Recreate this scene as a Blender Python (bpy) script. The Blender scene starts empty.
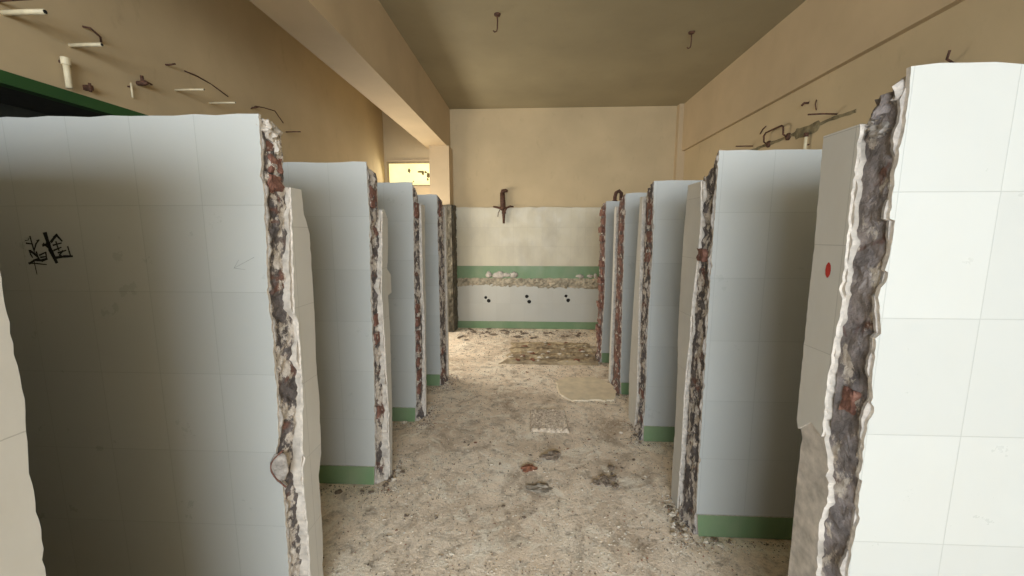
import bpy, bmesh, math, random
from mathutils import Vector, noise, Matrix

S = bpy.context.scene
COL = S.collection
rnd = random.Random(7)

# ------------------------------------------------------------------ camera, world, light, exposure
cam_d = bpy.data.cameras.new('camera')
cam = bpy.data.objects.new('camera', cam_d)
COL.objects.link(cam)
cam_d.sensor_width = 36.0
cam_d.lens = 395.0 / 1024.0 * 36.0
cam_d.clip_start = 0.02
cam.location = (0, 0, 1.5)
cam.rotation_euler = (math.radians(90 - 7.8), 0, math.radians(2.728))
S.camera = cam

S.view_settings.view_transform = 'Standard'
S.view_settings.look = 'None'
S.view_settings.gamma = 1.0
S.view_settings.use_curve_mapping = False
S.view_settings.exposure = 0.2

world = bpy.data.worlds.new('sky')
S.world = world
world.use_nodes = True
world.node_tree.nodes['Background'].inputs[0].default_value = (0.75, 0.87, 1.0, 1)
world.node_tree.nodes['Background'].inputs[1].default_value = 0.6


def area(name, loc, rot, sx, sy, power, col):
    l = bpy.data.lights.new(name, 'AREA')
    l.shape = 'RECTANGLE'
    l.size, l.size_y = sx, sy
    l.energy = power
    l.color = col
    o = bpy.data.objects.new(name, l)
    o.location = loc
    o.rotation_euler = rot
    COL.objects.link(o)
    return o


# daylight entering by the opening in the wall behind the camera
area('daylight_front_window', (0.1, -4.10, 2.15), (math.radians(62), 0, 0), 4.1, 1.9, 405, (0.84, 0.925, 1.0))
# daylight entering by the side opening at the far end of the left bay
area('daylight_side_window', (-2.24, 5.1, 1.35), (0, math.radians(-90), 0), 0.9, 1.5, 50, (1.0, 0.93, 0.80))
# daylight entering by the small high window in the end wall of the left bay
area('daylight_high_window', (-1.88, 6.12, 2.42), (math.radians(-72), 0, 0), 0.66, 0.32, 2.5, (1.0, 0.93, 0.72))

# ------------------------------------------------------------------ materials


class NT:
    def __init__(s, name, rough=0.6):
        s.m = bpy.data.materials.new(name)
        s.m.use_nodes = True
        s.t = s.m.node_tree
        s.b = s.t.nodes['Principled BSDF']
        s.b.inputs['Roughness'].default_value = rough

    def n(s, kind, **kw):
        nd = s.t.nodes.new(kind)
        for k, v in kw.items():
            if k in nd.inputs.keys():
                nd.inputs[k].default_value = v
            else:
                setattr(nd, k, v)
        return nd

    def l(s, a, b):
        s.t.links.new(a, b)

    def pos(s, scale=(1, 1, 1)):
        g = s.n('ShaderNodeNewGeometry')
        mp = s.n('ShaderNodeMapping')
        mp.inputs['Scale'].default_value = scale
        s.l(g.outputs['Position'], mp.inputs['Vector'])
        return mp.outputs['Vector']

    def noise(s, scale, detail=6, rough=0.6, vec=None, dist=0.0):
        nd = s.n('ShaderNodeTexNoise')
        nd.inputs['Scale'].default_value = scale
        nd.inputs['Detail'].default_value = detail
        nd.inputs['Roughness'].default_value = rough
        nd.inputs['Distortion'].default_value = dist
        s.l(vec if vec else s.pos(), nd.inputs['Vector'])
        return nd.outputs['Fac']

    def ramp(s, fac, stops, interp='LINEAR'):
        r = s.n('ShaderNodeValToRGB')
        r.color_ramp.interpolation = interp
        el = r.color_ramp.elements
        while len(el) < len(stops):
            el.new(0.5)
        for e, (p, c) in zip(el, stops):
            e.position = p
            e.color = (c[0], c[1], c[2], 1) if hasattr(c, '__len__') else (c, c, c, 1)
        s.l(fac, r.inputs['Fac'])
        return r.outputs['Color']

    def mix(s, fac, a, b, mode='MIX'):
        m = s.n('ShaderNodeMix', data_type='RGBA', blend_type=mode)
        for sock, v in ((m.inputs[0], fac), (m.inputs[6], a), (m.inputs[7], b)):
            if hasattr(v, 'is_linked'):
                s.l(v, sock)
            elif hasattr(v, '__len__'):
                sock.default_value = (v[0], v[1], v[2], 1)
            else:
                sock.default_value = v
        return m.outputs[2]

    def color(s, c):
        s.l(c, s.b.inputs['Base Color'])

    def bump(s, h, strength=0.3, dist=0.01):
        b = s.n('ShaderNodeBump')
        b.inputs['Strength'].default_value = strength
        b.inputs['Distance'].default_value = dist
        s.l(h, b.inputs['Height'])
        s.l(b.outputs['Normal'], s.b.inputs['Normal'])


def m_plain(name, c, rough=0.6, metal=0.0, var=0.25, scale=30):
    t = NT(name, rough)
    f = t.noise(scale, 4)
    d = [max(0, x * (1 - var)) for x in c]
    u = [min(1, x * (1 + var)) for x in c]
    t.color(t.ramp(f, [(0.3, d), (0.7, u)]))
    t.b.inputs['Metallic'].default_value = metal
    t.bump(f, 0.25, 0.004)
    return t.m


def m_paint(name, c, dirty=0.35):
    t = NT(name, 0.75)
    a = t.noise(1.3, 5, 0.55)
    base = t.ramp(a, [(0.3, [x * 0.86 for x in c]), (0.7, [min(1, x * 1.06) for x in c])])
    g = t.noise(9, 8, 0.7, t.pos((1, 1, 0.45)))
    gm = t.ramp(g, [(0.58, 0.0), (0.78, 1.0)])
    dd = t.mix(0.0, base, base)
    mul = t.n('ShaderNodeMath', operation='MULTIPLY')
    t.l(gm, mul.inputs[0])
    mul.inputs[1].default_value = dirty
    t.color(t.mix(mul.outputs[0], base, [x * 0.5 for x in c]))
    t.bump(t.noise(55, 5, 0.7), 0.12, 0.004)
    return t.m


def m_tile(name, c, bw=0.222, rh=0.295, rough=0.3, joint=0.80, stain=0.12):
    t = NT(name, rough)
    uv = t.n('ShaderNodeUVMap')
    br = t.n('ShaderNodeTexBrick')
    br.offset = 0.0
    br.squash = 1.0
    br.inputs['Scale'].default_value = 1.0
    br.inputs['Brick Width'].default_value = bw
    br.inputs['Row Height'].default_value = rh
    br.inputs['Mortar Size'].default_value = 0.0013
    br.inputs['Mortar Smooth'].default_value = 0.4
    br.inputs['Bias'].default_value = 0.0
    br.inputs['Color1'].default_value = (c[0] * 0.97, c[1] * 0.97, c[2] * 0.97, 1)
    br.inputs['Color2'].default_value = (min(1, c[0] * 1.03), min(1, c[1] * 1.03), min(1, c[2] * 1.03), 1)
    br.inputs['Mortar'].default_value = (c[0] * joint, c[1] * joint, c[2] * joint, 1)
    t.l(uv.outputs['UV'], br.inputs['Vector'])
    g = t.noise(4.0, 7, 0.65, t.pos((1, 1, 0.5)))
    gm = t.ramp(g, [(0.45, 0.0), (0.8, stain)])
    col = t.mix(gm, br.outputs['Color'], (0.42, 0.38, 0.30))
    sp = t.ramp(t.noise(38, 3, 0.5), [(0.77, 0.0), (0.82, 0.15)])
    col = t.mix(sp, col, (0.40, 0.36, 0.30))
    t.color(col)
    inv = t.n('ShaderNodeMath', operation='SUBTRACT')
    inv.inputs[0].default_value = 1.0
    t.l(br.outputs['Fac'], inv.inputs[1])
    t.bump(inv.outputs[0], 0.35, 0.002)
    rr = t.ramp(t.noise(6, 6, 0.7), [(0.3, rough * 0.8), (0.7, min(1, rough * 1.7))])
    t.l(rr, t.b.inputs['Roughness'])
    return t.m


def m_masonry(name, red=0.35, white=0.5, grey=(0.15, 0.13, 0.125)):
    """broken wall end: grey-brown mortar, red brick and white plaster smears"""
    t = NT(name, 0.92)
    a = t.noise(16, 8, 0.65)
    mort = t.ramp(a, [(0.3, [x * 0.35 for x in grey]), (0.52, grey), (0.75, [x * 1.8 for x in grey])])
    bz = t.noise(7.5, 3, 0.5, t.pos((1.0, 1.0, 1.3)), 0.6)
    bm_ = t.ramp(bz, [(0.60 - red * 0.25, 0.0), (0.66 - red * 0.25, 1.0)])
    brick = t.ramp(t.noise(45, 6, 0.7), [(0.3, (0.07, 0.04, 0.032)), (0.6, (0.17, 0.085, 0.062)), (0.8, (0.36, 0.23, 0.17))])
    col = t.mix(bm_, mort, brick)
    w = t.noise(13, 9, 0.68, t.pos((1.3, 1.3, 0.8)))
    wm = t.ramp(w, [(0.70 - white * 0.2, 0.0), (0.75 - white * 0.2, 1.0)])
    pl = t.ramp(t.noise(60, 5), [(0.3, (0.42, 0.36, 0.30)), (0.7, (0.68, 0.62, 0.55))])
    col = t.mix(wm, col, pl)
    t.color(col)
    t.bump(t.noise(40, 8, 0.75), 0.9, 0.012)
    return t.m


def m_brick():
    t = NT('fired_red_brick', 0.9)
    col = t.ramp(t.noise(35, 7, 0.7), [(0.28, (0.07, 0.035, 0.028)), (0.55, (0.20, 0.092, 0.066)), (0.8, (0.38, 0.235, 0.17))])
    w = t.ramp(t.noise(22, 6), [(0.60, 0.0), (0.68, 0.9)])
    t.color(t.mix(w, col, (0.55, 0.50, 0.44)))
    t.bump(t.noise(60, 6, 0.7), 0.8, 0.008)
    return t.m


def m_floor():
    t = NT('dusty_screed', 0.92)
    big = t.noise(1.6, 6, 0.6)
    mid = t.noise(11, 8, 0.7, None, 0.5)
    fine = t.noise(70, 6, 0.75)
    base = t.ramp(big, [(0.32, (0.62, 0.49, 0.36)), (0.5, (0.90, 0.75, 0.585)), (0.64, (0.98, 0.86, 0.70))])
    m1 = t.ramp(mid, [(0.34, 0.75), (0.43, 0.25), (0.51, 0.0)])
    col = t.mix(m1, base, (0.22, 0.17, 0.12))
    pm = t.noise(5.5, 9, 0.72, None, 1.2)
    m0 = t.ramp(pm, [(0.51, 0.0), (0.60, 0.85)])
    col = t.mix(m0, col, (0.97, 0.88, 0.73))
    ms = t.ramp(t.noise(2.6, 7, 0.75, None, 0.8), [(0.36, 0.65), (0.48, 0.0)])
    col = t.mix(ms, col, (0.34, 0.25, 0.17))
    m2 = t.ramp(fine, [(0.34, 0.5), (0.44, 0.0)])
    col = t.mix(m2, col, (0.16, 0.115, 0.075))
    m3 = t.ramp(fine, [(0.58, 0.0), (0.74, 0.5)])
    col = t.mix(m3, col, (0.74, 0.66, 0.54))
    # scrape marks left by a notched trowel
    st = t.noise(30, 4, 0.6, t.pos((1.6, 0.28, 1)), 0.4)
    m4 = t.ramp(st, [(0.56, 0.0), (0.66, 0.35)])
    col = t.mix(m4, col, (0.72, 0.64, 0.53))
    t.color(col)
    hs = t.n('ShaderNodeMath', operation='ADD')
    t.l(mid, hs.inputs[0])
    t.l(fine, hs.inputs[1])
    t.bump(hs.outputs[0], 0.7, 0.012)
    return t.m


def m_rust():
    t = NT('rusted_iron', 0.75)
    t.color(t.ramp(t.noise(40, 6, 0.7), [(0.3, (0.035, 0.018, 0.012)), (0.6, (0.13, 0.06, 0.035)), (0.8, (0.22, 0.12, 0.07))]))
    t.b.inputs['Metallic'].default_value = 0.3
    t.bump(t.noise(80, 5), 0.4, 0.003)
    return t.m


def m_window():
    t = NT('dirty_frosted_glass', 0.5)
    a = t.ramp(t.noise(7, 4, 0.5, t.pos((1, 1, 1.4))), [(0.55, 0.0), (0.60, 0.0)])
    g = t.ramp(t.noise(3.0, 4), [(0.3, (0.80, 0.72, 0.25)), (0.7, (0.95, 0.88, 0.40))])
    t.b.inputs['Base Color'].default_value = (0.7, 0.62, 0.35, 1)
    t.l(g, t.b.inputs['Emission Color'])
    t.b.inputs['Emission Strength'].default_value = 0.95
    return t.m


M = {}
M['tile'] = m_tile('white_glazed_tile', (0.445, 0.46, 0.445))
M['tile_back'] = m_tile('cream_glazed_tile', (0.58, 0.53, 0.40), 0.222, 0.295, 0.38, 0.8, 0.75)
M['tile_low'] = m_tile('pale_glazed_tile', (0.48, 0.475, 0.43), 0.222, 0.295, 0.38, 0.88, 0.25)
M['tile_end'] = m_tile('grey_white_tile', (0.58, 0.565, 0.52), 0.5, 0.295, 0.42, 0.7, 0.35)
M['green'] = m_tile('green_glazed_tile', (0.16, 0.255, 0.13), 0.222, 0.4, 0.35, 0.8, 0.3)
M['clay'] = m_plain('tile_body', (0.55, 0.50, 0.44), 0.9, var=0.3, scale=50)
M['plaster'] = m_plain('old_plaster', (0.50, 0.455, 0.40), 0.92, var=0.3, scale=22)
M['bedding'] = m_plain('bedding_mortar', (0.34, 0.31, 0.28), 0.95, var=0.45, scale=40)
M['masonry_grey'] = m_masonry('broken_grey_mortar', -0.05, 0.75, (0.26, 0.23, 0.225))
M['masonry_mixed'] = m_masonry('broken_mixed_masonry', 0.1, 1.05, (0.115, 0.098, 0.092))
M['masonry_red'] = m_masonry('broken_brick_masonry', 0.55, 0.75, (0.12, 0.09, 0.08))
M['brick'] = m_brick()
M['floor'] = m_floor()
M['paint'] = m_paint('ochre_wall_paint', (0.54, 0.42, 0.25))
M['beam_paint'] = m_paint('beige_beam_paint', (0.52, 0.395, 0.24), 0.15)
M['ceiling'] = m_paint('ceiling_paint', (0.32, 0.27, 0.165), 0.2)
M['green_paint'] = m_paint('dark_green_paint', (0.018, 0.075, 0.014), 0.3)
M['recess_shade'] = m_plain('recess_shade_black', (0.02, 0.022, 0.015), 0.95)  # near-black colour paints in the shade of the recess under the overhang
M['rust'] = m_rust()
M['pvc'] = m_plain('aged_pvc', (0.66, 0.57, 0.38), 0.5, var=0.12)
M['dark'] = m_plain('hole_shade_black', (0.012, 0.011, 0.01), 0.95)  # flat black standing in for the shade inside holes and bores
M['ink'] = m_plain('black_marker', (0.008, 0.008, 0.01), 0.6, var=0.05)
M['pencil'] = m_plain('pencil_grey', (0.27, 0.28, 0.28), 0.7, var=0.1)
M['red'] = m_plain('red_paint', (0.45, 0.03, 0.02), 0.6, var=0.1)
M['glass'] = m_window()
M['frame'] = m_plain('painted_timber', (0.42, 0.31, 0.16), 0.6)
M['dirt'] = m_plain('dry_leaf_brown', (0.16, 0.12, 0.04), 0.8)
M['crumb_pale'] = m_plain('pale_crumb', (0.62, 0.55, 0.45), 0.95, var=0.3, scale=60)
M['crumb_dark'] = m_plain('dark_crumb', (0.19, 0.145, 0.105), 0.95, var=0.4, scale=60)
M['crumb_red'] = m_plain('brick_crumb', (0.22, 0.09, 0.05), 0.95, var=0.35, scale=60)
M['bed'] = None

# ------------------------------------------------------------------ builders


def link(name, me, mats, parent=None, loc=None):
    o = bpy.data.objects.new(name, me)
    COL.objects.link(o)
    for m in (mats if isinstance(mats, (list, tuple)) else [mats]):
        me.materials.append(m)
    if parent:
        o.parent = parent
    if loc:
        o.location = loc
    return o


def from_bm(name, bm, mats, parent=None, loc=None, smooth=False):
    bmesh.ops.recalc_face_normals(bm, faces=bm.faces)
    me = bpy.data.meshes.new(name)
    bm.to_mesh(me)
    bm.free()
    if smooth:
        for p in me.polygons:
            p.use_smooth = True
    return link(name, me, mats, parent, loc)


def tag(o, label=None, cat=None, group=None, kind=None):
    if label:
        o['label'] = label
    if cat:
        o['category'] = cat
    if group:
        o['group'] = group
    if kind:
        o['kind'] = kind
    return o


def empty(name, loc, label, cat, group=None):
    o = bpy.data.objects.new(name, None)
    o.empty_display_size = 0.1
    COL.objects.link(o)
    o.location = loc
    return tag(o, label, cat, group, 'thing')


def box_bm(bm, x0, x1, y0, y1, z0, z1):
    v = [bm.verts.new(p) for p in ((x0, y0, z0), (x1, y0, z0), (x1, y1, z0), (x0, y1, z0),
                                   (x0, y0, z1), (x1, y0, z1), (x1, y1, z1), (x0, y1, z1))]
    for f in ((0, 3, 2, 1), (4, 5, 6, 7), (0, 1, 5, 4), (1, 2, 6, 5), (2, 3, 7, 6), (3, 0, 4, 7)):
        bm.faces.new([v[i] for i in f])
    return v


def boxes(name, bs, mat, parent=None, uvs=None):
    bm = bmesh.new()
    for b in bs:
        box_bm(bm, *b)
    return from_bm(name, bm, mat, parent)


def tube_bm(bm, pts, rad, seg=10, cap=True):
    pts = [Vector(p) for p in pts]
    rings = []
    n = len(pts)
    up = None
    for i, p in enumerate(pts):
        d = (pts[min(i + 1, n - 1)] - pts[max(i - 1, 0)]).normalized()
        if up is None:
            up = Vector((0, 0, 1)) if abs(d.z) < 0.9 else Vector((1, 0, 0))
        a = d.cross(up).normalized()
        b = d.cross(a).normalized()
        up = -b if abs(d.dot(b)) < 0.99 else up
        up = a.cross(d).normalized()
        r = rad[i] if hasattr(rad, '__len__') else rad
        rings.append([bm.verts.new(p + r * (math.cos(2 * math.pi * k / seg) * a + math.sin(2 * math.pi * k / seg) * up)) for k in range(seg)])
    for r0, r1 in zip(rings, rings[1:]):
        for k in range(seg):
            bm.faces.new((r0[k], r0[(k + 1) % seg], r1[(k + 1) % seg], r1[k]))
    if cap:
        bm.faces.new(rings[0][::-1])
        bm.faces.new(rings[-1])


def tube(name, pts, rad, mat, parent=None, seg=10):
    bm = bmesh.new()
    tube_bm(bm, pts, rad, seg)
    return from_bm(name, bm, mat, parent, smooth=True)


def pipe_stub(name, pts, rad, mat, label, group, bore=True, parent=None):
    """a cut-off pipe: solid tube and collar, black end disc painting the bore shade"""
    pts = [Vector(p) for p in pts]
    root = pts[0].copy()
    pts = [p - root for p in pts]
    d = (pts[-1] - pts[-2]).normalized()
    P = pts + [pts[-1] + d * 0.0005, pts[-1] - d * 0.0005, pts[-1] - d * 0.03]
    R = [rad] * len(pts) + [rad * 0.75, rad * 0.72, rad * 0.72]
    if not bore:
        P, R = pts, [rad] * len(pts)
    bm = bmesh.new()
    n0 = len(pts)
    tube_bm(bm, pts, rad, 12)
    o = from_bm(name, bm, mat, parent, root, smooth=True)
    tag(o, label, 'pipe', group, 'thing')
    if bore:
        bm = bmesh.new()
        tube_bm(bm, [pts[-1] - d * 0.002, pts[-1] + d * 0.0015], rad * 0.72, 12)
        from_bm('bore', bm, M['dark'], o)  # black end disc paints the shade of the pipe mouth
        bm = bmesh.new()
        tube_bm(bm, [pts[0] - d * 0.002, pts[0] + d * 0.012], rad * 1.25, 12)
        from_bm('collar', bm, mat, o)
    return o


def rag(poly, jit, step, r, sgn=1):
    """densify a polyline of (a, z) points and roughen its a coordinate"""
    out = []
    ph = r.uniform(0, 90)
    for (a0, z0), (a1, z1) in zip(poly, poly[1:]):
        n = max(1, int(abs(z1 - z0) / step))
        for k in range(n):
            t = k / n
            z = z0 + (z1 - z0) * t
            w = noise.noise(Vector((z * 38, ph, 0))) + 0.6 * noise.noise(Vector((z * 95, ph, 3)))
            bite = max(0.0, noise.noise(Vector((z * 21, ph, 8))) - 0.25) * 3.0
            out.append((a0 + (a1 - a0) * t + jit * (w * 1.3 + bite * sgn * 2.2) + r.uniform(-jit, jit) * 0.4, z))
    out.append(poly[-1])
    return out


def interp(poly, z):
    p = sorted(poly, key=lambda q: q[1])
    if z <= p[0][1]:
        return p[0][0]
    for (a0, z0), (a1, z1) in zip(p, p[1:]):
        if z <= z1:
            return a0 + (a1 - a0) * (z - z0) / max(1e-6, z1 - z0)
    return p[-1][0]


def slab(name, poly, fn, t0, t1, mats, parent, uvo=(0, 0)):
    """a plate of outline poly (a, z); fn(a, t, z) gives its place, t runs through its thickness"""
    bm = bmesh.new()
    uvl = bm.loops.layers.uv.new('UVMap')
    lo = [bm.verts.new(fn(a, t0, z)) for a, z in poly]
    hi = [bm.verts.new(fn(a, t1, z)) for a, z in poly]
    n = len(poly)
    A = {v: p for v, p in zip(lo, poly)}
    A.update({v: p for v, p in zip(hi, poly)})
    f0 = bm.faces.new(lo)
    f1 = bm.faces.new(hi[::-1])
    for i in range(n):
        f = bm.faces.new((lo[i], lo[(i + 1) % n], hi[(i + 1) % n], hi[i]))
        f.material_index = 1
    for f in bm.faces:
        for lp in f.loops:
            a, z = A[lp.vert]
            lp[uvl].uv = (a + uvo[0], z + uvo[1])
    bm.normal_update()
    bmesh.ops.triangulate(bm, faces=[f0, f1])
    return from_bm(name, bm, mats, parent)


def lump_bm(bm, c, size, seed, sub=2, rough=0.35, keep_flat=False):
    r = bmesh.ops.create_icosphere(bm, subdivisions=sub, radius=1.0)
    for v in r['verts']:
        p = v.co.copy()
        k = 1 + rough * noise.noise(p * 1.3 + Vector((seed * 3.1, seed * 1.7, 0))) + rough * 0.5 * noise.noise(p * 3.1 + Vector((0, seed, seed)))
        p = p * k
        v.co = Vector((c[0] + p.x * size[0], c[1] + p.y * size[1], c[2] + p.z * size[2]))
    return r['verts']


def rough_brick_bm(bm, x0, x1, y0, y1, z0, z1, seed):
    vs = []
    nx, ny, nz = 3, 3, 3
    b2 = bmesh.new()
    bmesh.ops.create_cube(b2, size=1.0)
    bmesh.ops.subdivide_edges(b2, edges=b2.edges[:], cuts=4, use_grid_fill=True)
    for v in b2.verts:
        p = v.co.copy()
        q = Vector((x0 + (p.x + 0.5) * (x1 - x0), y0 + (p.y + 0.5) * (y1 - y0), z0 + (p.z + 0.5) * (z1 - z0)))
        e = sum(1 for c in p if abs(c) > 0.49)
        s = 0.004 + 0.003 * e
        dv = Vector([noise.noise(q * 40 + Vector((seed, k * 7.3, 0))) for k in range(3)]) * s
        q += dv
        if e >= 2:
            c = Vector(((x0 + x1) / 2, (y0 + y1) / 2, (z0 + z1) / 2))
            q += (c - q).normalized() * 0.004
        v.co = q
    me = bpy.data.meshes.new('tmp')
    b2.to_mesh(me)
    b2.free()
    bm.from_mesh(me)
    bpy.data.meshes.remove(me)


# ------------------------------------------------------------------ the room
XL, XLL, XR, YB, YF, ZC = -2.27, -2.62, 2.24, 6.21, -4.2, 3.36

# floor: uneven screed
bm = bmesh.new()
nx, ny = 120, 250
x0, x1, y0, y1 = XLL - 0.1, XR + 0.1, YF - 0.1, YB + 0.1
g = []
for j in range(ny + 1):
    row = []
    for i in range(nx + 1):
        x = x0 + (x1 - x0) * i / nx
        y = y0 + (y1 - y0) * j / ny
        z = 0.006 * noise.noise(Vector((x * 2.3, y * 2.3, 0))) + 0.004 * noise.noise(Vector((x * 9, y * 9, 3))) - 0.004
        row.append(bm.verts.new((x, y, z)))
    g.append(row)
for j in range(ny):
    for i in range(nx):
        bm.faces.new((g[j][i], g[j][i + 1], g[j + 1][i + 1], g[j + 1][i]))
bot = [bm.verts.new(p) for p in ((x0, y0, -0.15), (x1, y0, -0.15), (x1, y1, -0.15), (x0, y1, -0.15))]
bm.faces.new(bot[::-1])
bm.faces.new([g[0][i] for i in range(nx, -1, -1)] + [bot[0], bot[1]])
bm.faces.new([g[ny][i] for i in range(nx + 1)] + [bot[2], bot[3]])
bm.faces.new([g[j][0] for j in range(ny + 1)] + [bot[3], bot[0]])
bm.faces.new([g[j][nx] for j in range(ny, -1, -1)] + [bot[1], bot[2]])
floor = from_bm('floor', bm, M['floor'], smooth=True)
tag(floor, 'dusty tan cement floor strewn with plaster grit along the aisle', 'floor', kind='structure')

ceil = boxes('ceiling', [(XLL - 0.1, XR + 0.15, YF - 0.15, YB + 0.15, ZC, ZC + 0.15)], M['ceiling'])
tag(ceil, 'flat dull olive painted ceiling above the aisle', 'ceiling', kind='structure')

YREC = 2.75
wl = boxes('wall_left', [(XLL - 0.1, XL, YF, YB, 2.195, ZC)], M['paint'])
tag(wl, 'upper ochre painted left wall set with cut pipe stubs', 'wall', kind='structure')
boxes('green_edge', [(XL - 0.05, XL + 0.004, YF, YREC, 2.14, 2.195)], M['green_paint'], wl)
wl3 = boxes('wall_left_far', [(XLL - 0.1, XL, YREC, 4.35, 0, 2.195), (XLL - 0.1, XL, 5.85, YB, 0, 2.195), (XLL - 0.1, XL, 4.35, 5.85, 0, 0.9), (XLL - 0.1, XL, 4.35, 5.85, 1.8, 2.195)], M['paint'])
tag(wl3, 'lower left wall at the far end with a side opening', 'wall', kind='structure')
wl2 = boxes('wall_recess', [(XLL - 0.1, XLL, YF, YREC, 0, 2.14), (XLL - 0.1, XL - 0.05, YF, YREC, 2.14, 2.195)], M['recess_shade'])
tag(wl2, 'lower left wall set back under the green edge, its shade painted near-black', 'wall', kind='structure')

wr = boxes('wall_right', [(XR, XR + 0.15, YF, YB, 0, ZC)], M['paint'])
tag(wr, 'ochre painted right wall above the row of dividers', 'wall', kind='structure')
t1 = boxes('trim_1', [(XR - 0.045, XR, YF, YB, 2.70, ZC)], M['beam_paint'])
tag(t1, 'shallow painted beam along the top of the right wall', 'beam', kind='structure')
t2 = boxes('trim_2', [(-1.56, -1.235, YF, YB, 2.775, ZC)], M['beam_paint'])
tag(t2, 'deep beige painted beam running along the left side of the ceiling', 'beam', kind='structure')
t3 = boxes('trim_3', [(XR - 0.11, XR, YB - 0.10, YB, 0, ZC)], M['beam_paint'])
tag(t3, 'narrow painted pilaster in the far right corner', 'pilaster', kind='structure')

# far end wall with a window opening in the left bay
WX0, WX1, WZ0, WZ1 = -2.235, -1.53, 2.235, 2.60
bm = bmesh.new()
for b in ((XLL - 0.1, WX0, YB, YB + 0.15, 0, ZC), (WX1, XR + 0.15, YB, YB + 0.15, 0, ZC),
          (WX0, WX1, YB, YB + 0.15, 0, WZ0), (WX0, WX1, YB, YB + 0.15, WZ1, ZC)):
    box_bm(bm, *b)
wb = from_bm('wall_back', bm, M['paint'])
tag(wb, 'far end wall with ochre paint above old tiling', 'wall', kind='structure')


def yplane(a, t, z):
    return (a, YB + t, z)


r = random.Random(11)
TX0, TX1 = -1.2, XR
top_edge = [(TX0 + (TX1 - TX0) * k / 40, 1.905 + r.uniform(-0.006, 0.006)) for k in range(41)]
slab('upper_tiling', [(TX0, 1.0), (TX1, 1.0)] + top_edge[::-1], yplane, -0.02, 0, [M['tile_back'], M['clay']], wb, (0.05, -0.125))
slab('green_tile_band', [(TX0, 0.80), (TX1, 0.80), (TX1, 1.0), (TX0, 1.0)], yplane, -0.018, 0, [M['green'], M['clay']], wb, (0, 0))
# low tiling: upper edge broken away where the trough was torn off
le = [(TX0, 0.66)]
x = TX0 + 0.06
while x < TX1:
    base = 0.69 if x < 0.1 else 0.655
    le.append((x, base + r.uniform(-0.018, 0.018) + (0.02 if -0.9 < x < -0.35 else 0)))
    x += r.uniform(0.02, 0.07)
le.append((TX1, 0.66))
slab('lower_tiling', [(TX0, 0.11), (TX1, 0.11)] + le[::-1], yplane, -0.03, 0, [M['tile_low'], M['clay']], wb, (0.1, -0.11))
slab('green_base_band', [(TX0, 0.0), (TX1, 0.0), (TX1, 0.115), (TX0, 0.115)], yplane, -0.034, 0, [M['green'], M['clay']], wb)
# torn mortar ledge
bm = bmesh.new()
N = 150
rings = []
for i in range(N + 1):
    x = TX0 + (TX1 - TX0) * i / N
    ring = []
    for k in range(7):
        f = k / 6
        z = 0.655 + 0.155 * f
        d = 0.018 + 0.035 * math.sin(math.pi * f) ** 0.8 * (0.55 + 0.6 * noise.noise(Vector((x * 5, f * 3, 0)))) + 0.018 * noise.noise(Vector((x * 22, f * 9, 2)))
        ring.append(bm.verts.new((x, YB - max(0.004, d), z + 0.012 * noise.noise(Vector((x * 12, f * 5, 7))))))
    ring.append(bm.verts.new((x, YB + 0.01, 0.80)))
    ring.append(bm.verts.new((x, YB + 0.01, 0.66)))
    rings.append(ring)
for a, b in zip(rings, rings[1:]):
    for k in range(9):
        bm.faces.new((a[k], a[(k + 1) % 9], b[(k + 1) % 9], b[k]))
bm.faces.new(rings[0])
bm.faces.new(rings[-1])
t = NT('torn_mortar', 0.95)
t.color(t.ramp(t.noise(14, 8, 0.7), [(0.3, (0.16, 0.14, 0.10)), (0.52, (0.40, 0.35, 0.26)), (0.68, (0.62, 0.50, 0.37))]))
t.bump(t.noise(30, 8, 0.7), 0.8, 0.01)
from_bm('mortar_ledge', bm, t.m, wb)
# white plaster lumps left on the green band
for lx, w, h in ((-0.66, 0.05, 0.05), (-0.50, 0.10, 0.055), (-0.39, 0.06, 0.035), (-0.27, 0.075, 0.045), (0.77, 0.06, 0.03), (0.93, 0.05, 0.028), (1.01, 0.03, 0.04), (-0.35, 0.04, 0.025)):
    bm = bmesh.new()
    lump_bm(bm, (lx, YB - 0.02, 0.86 if lx < 0.5 else 0.845), (w, 0.022, h), lx * 9, 2, 0.5)
    from_bm('plaster_lump', bm, M['plaster'], wb, smooth=True)
# pairs of bolt holes: flat black discs paint the shade inside
for hx, hz, hr in ((-0.713, 0.497, 0.024), (-0.665, 0.445, 0.030), (-0.06, 0.52, 0.027), (-0.022, 0.435, 0.030), (0.556, 0.53, 0.024), (0.592, 0.462, 0.030)):
    bm = bmesh.new()
    r1 = []
    r2 = []
    for k in range(14):
        a = 2 * math.pi * k / 14
        q = hr * (1 + 0.2 * noise.noise(Vector((math.cos(a) + hx * 9, math.sin(a), 0))))
        r1.append(bm.verts.new((hx + q * math.cos(a), YB - 0.032, hz + q * math.sin(a))))
        r2.append(bm.verts.new((hx + 0.7 * q * math.cos(a), YB - 0.0305, hz + 0.7 * q * math.sin(a))))
    for k in range(14):
        bm.faces.new((r1[k], r1[(k + 1) % 14], r2[(k + 1) % 14], r2[k]))
    bm.faces.new(r2)
    from_bm('bolt_hole_shade', bm, M['dark'], wb)

# wall behind the camera: an unglazed opening lets the daylight in
OX0, OX1, OZ0, OZ1 = -2.0, 2.18, 1.15, 3.15
bm = bmesh.new()
for b in ((XLL - 0.1, OX0, YF - 0.15, YF, 0, ZC), (OX1, XR + 0.15, YF - 0.15, YF, 0, ZC),
          (OX0, OX1, YF - 0.15, YF, 0, OZ0), (OX0, OX1, YF - 0.15, YF, OZ1, ZC)):
    box_bm(bm, *b)
wf = from_bm('wall_front', bm, M['paint'])
tag(wf, 'ochre painted wall behind the viewer with a wide opening', 'wall', kind='structure')

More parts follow.
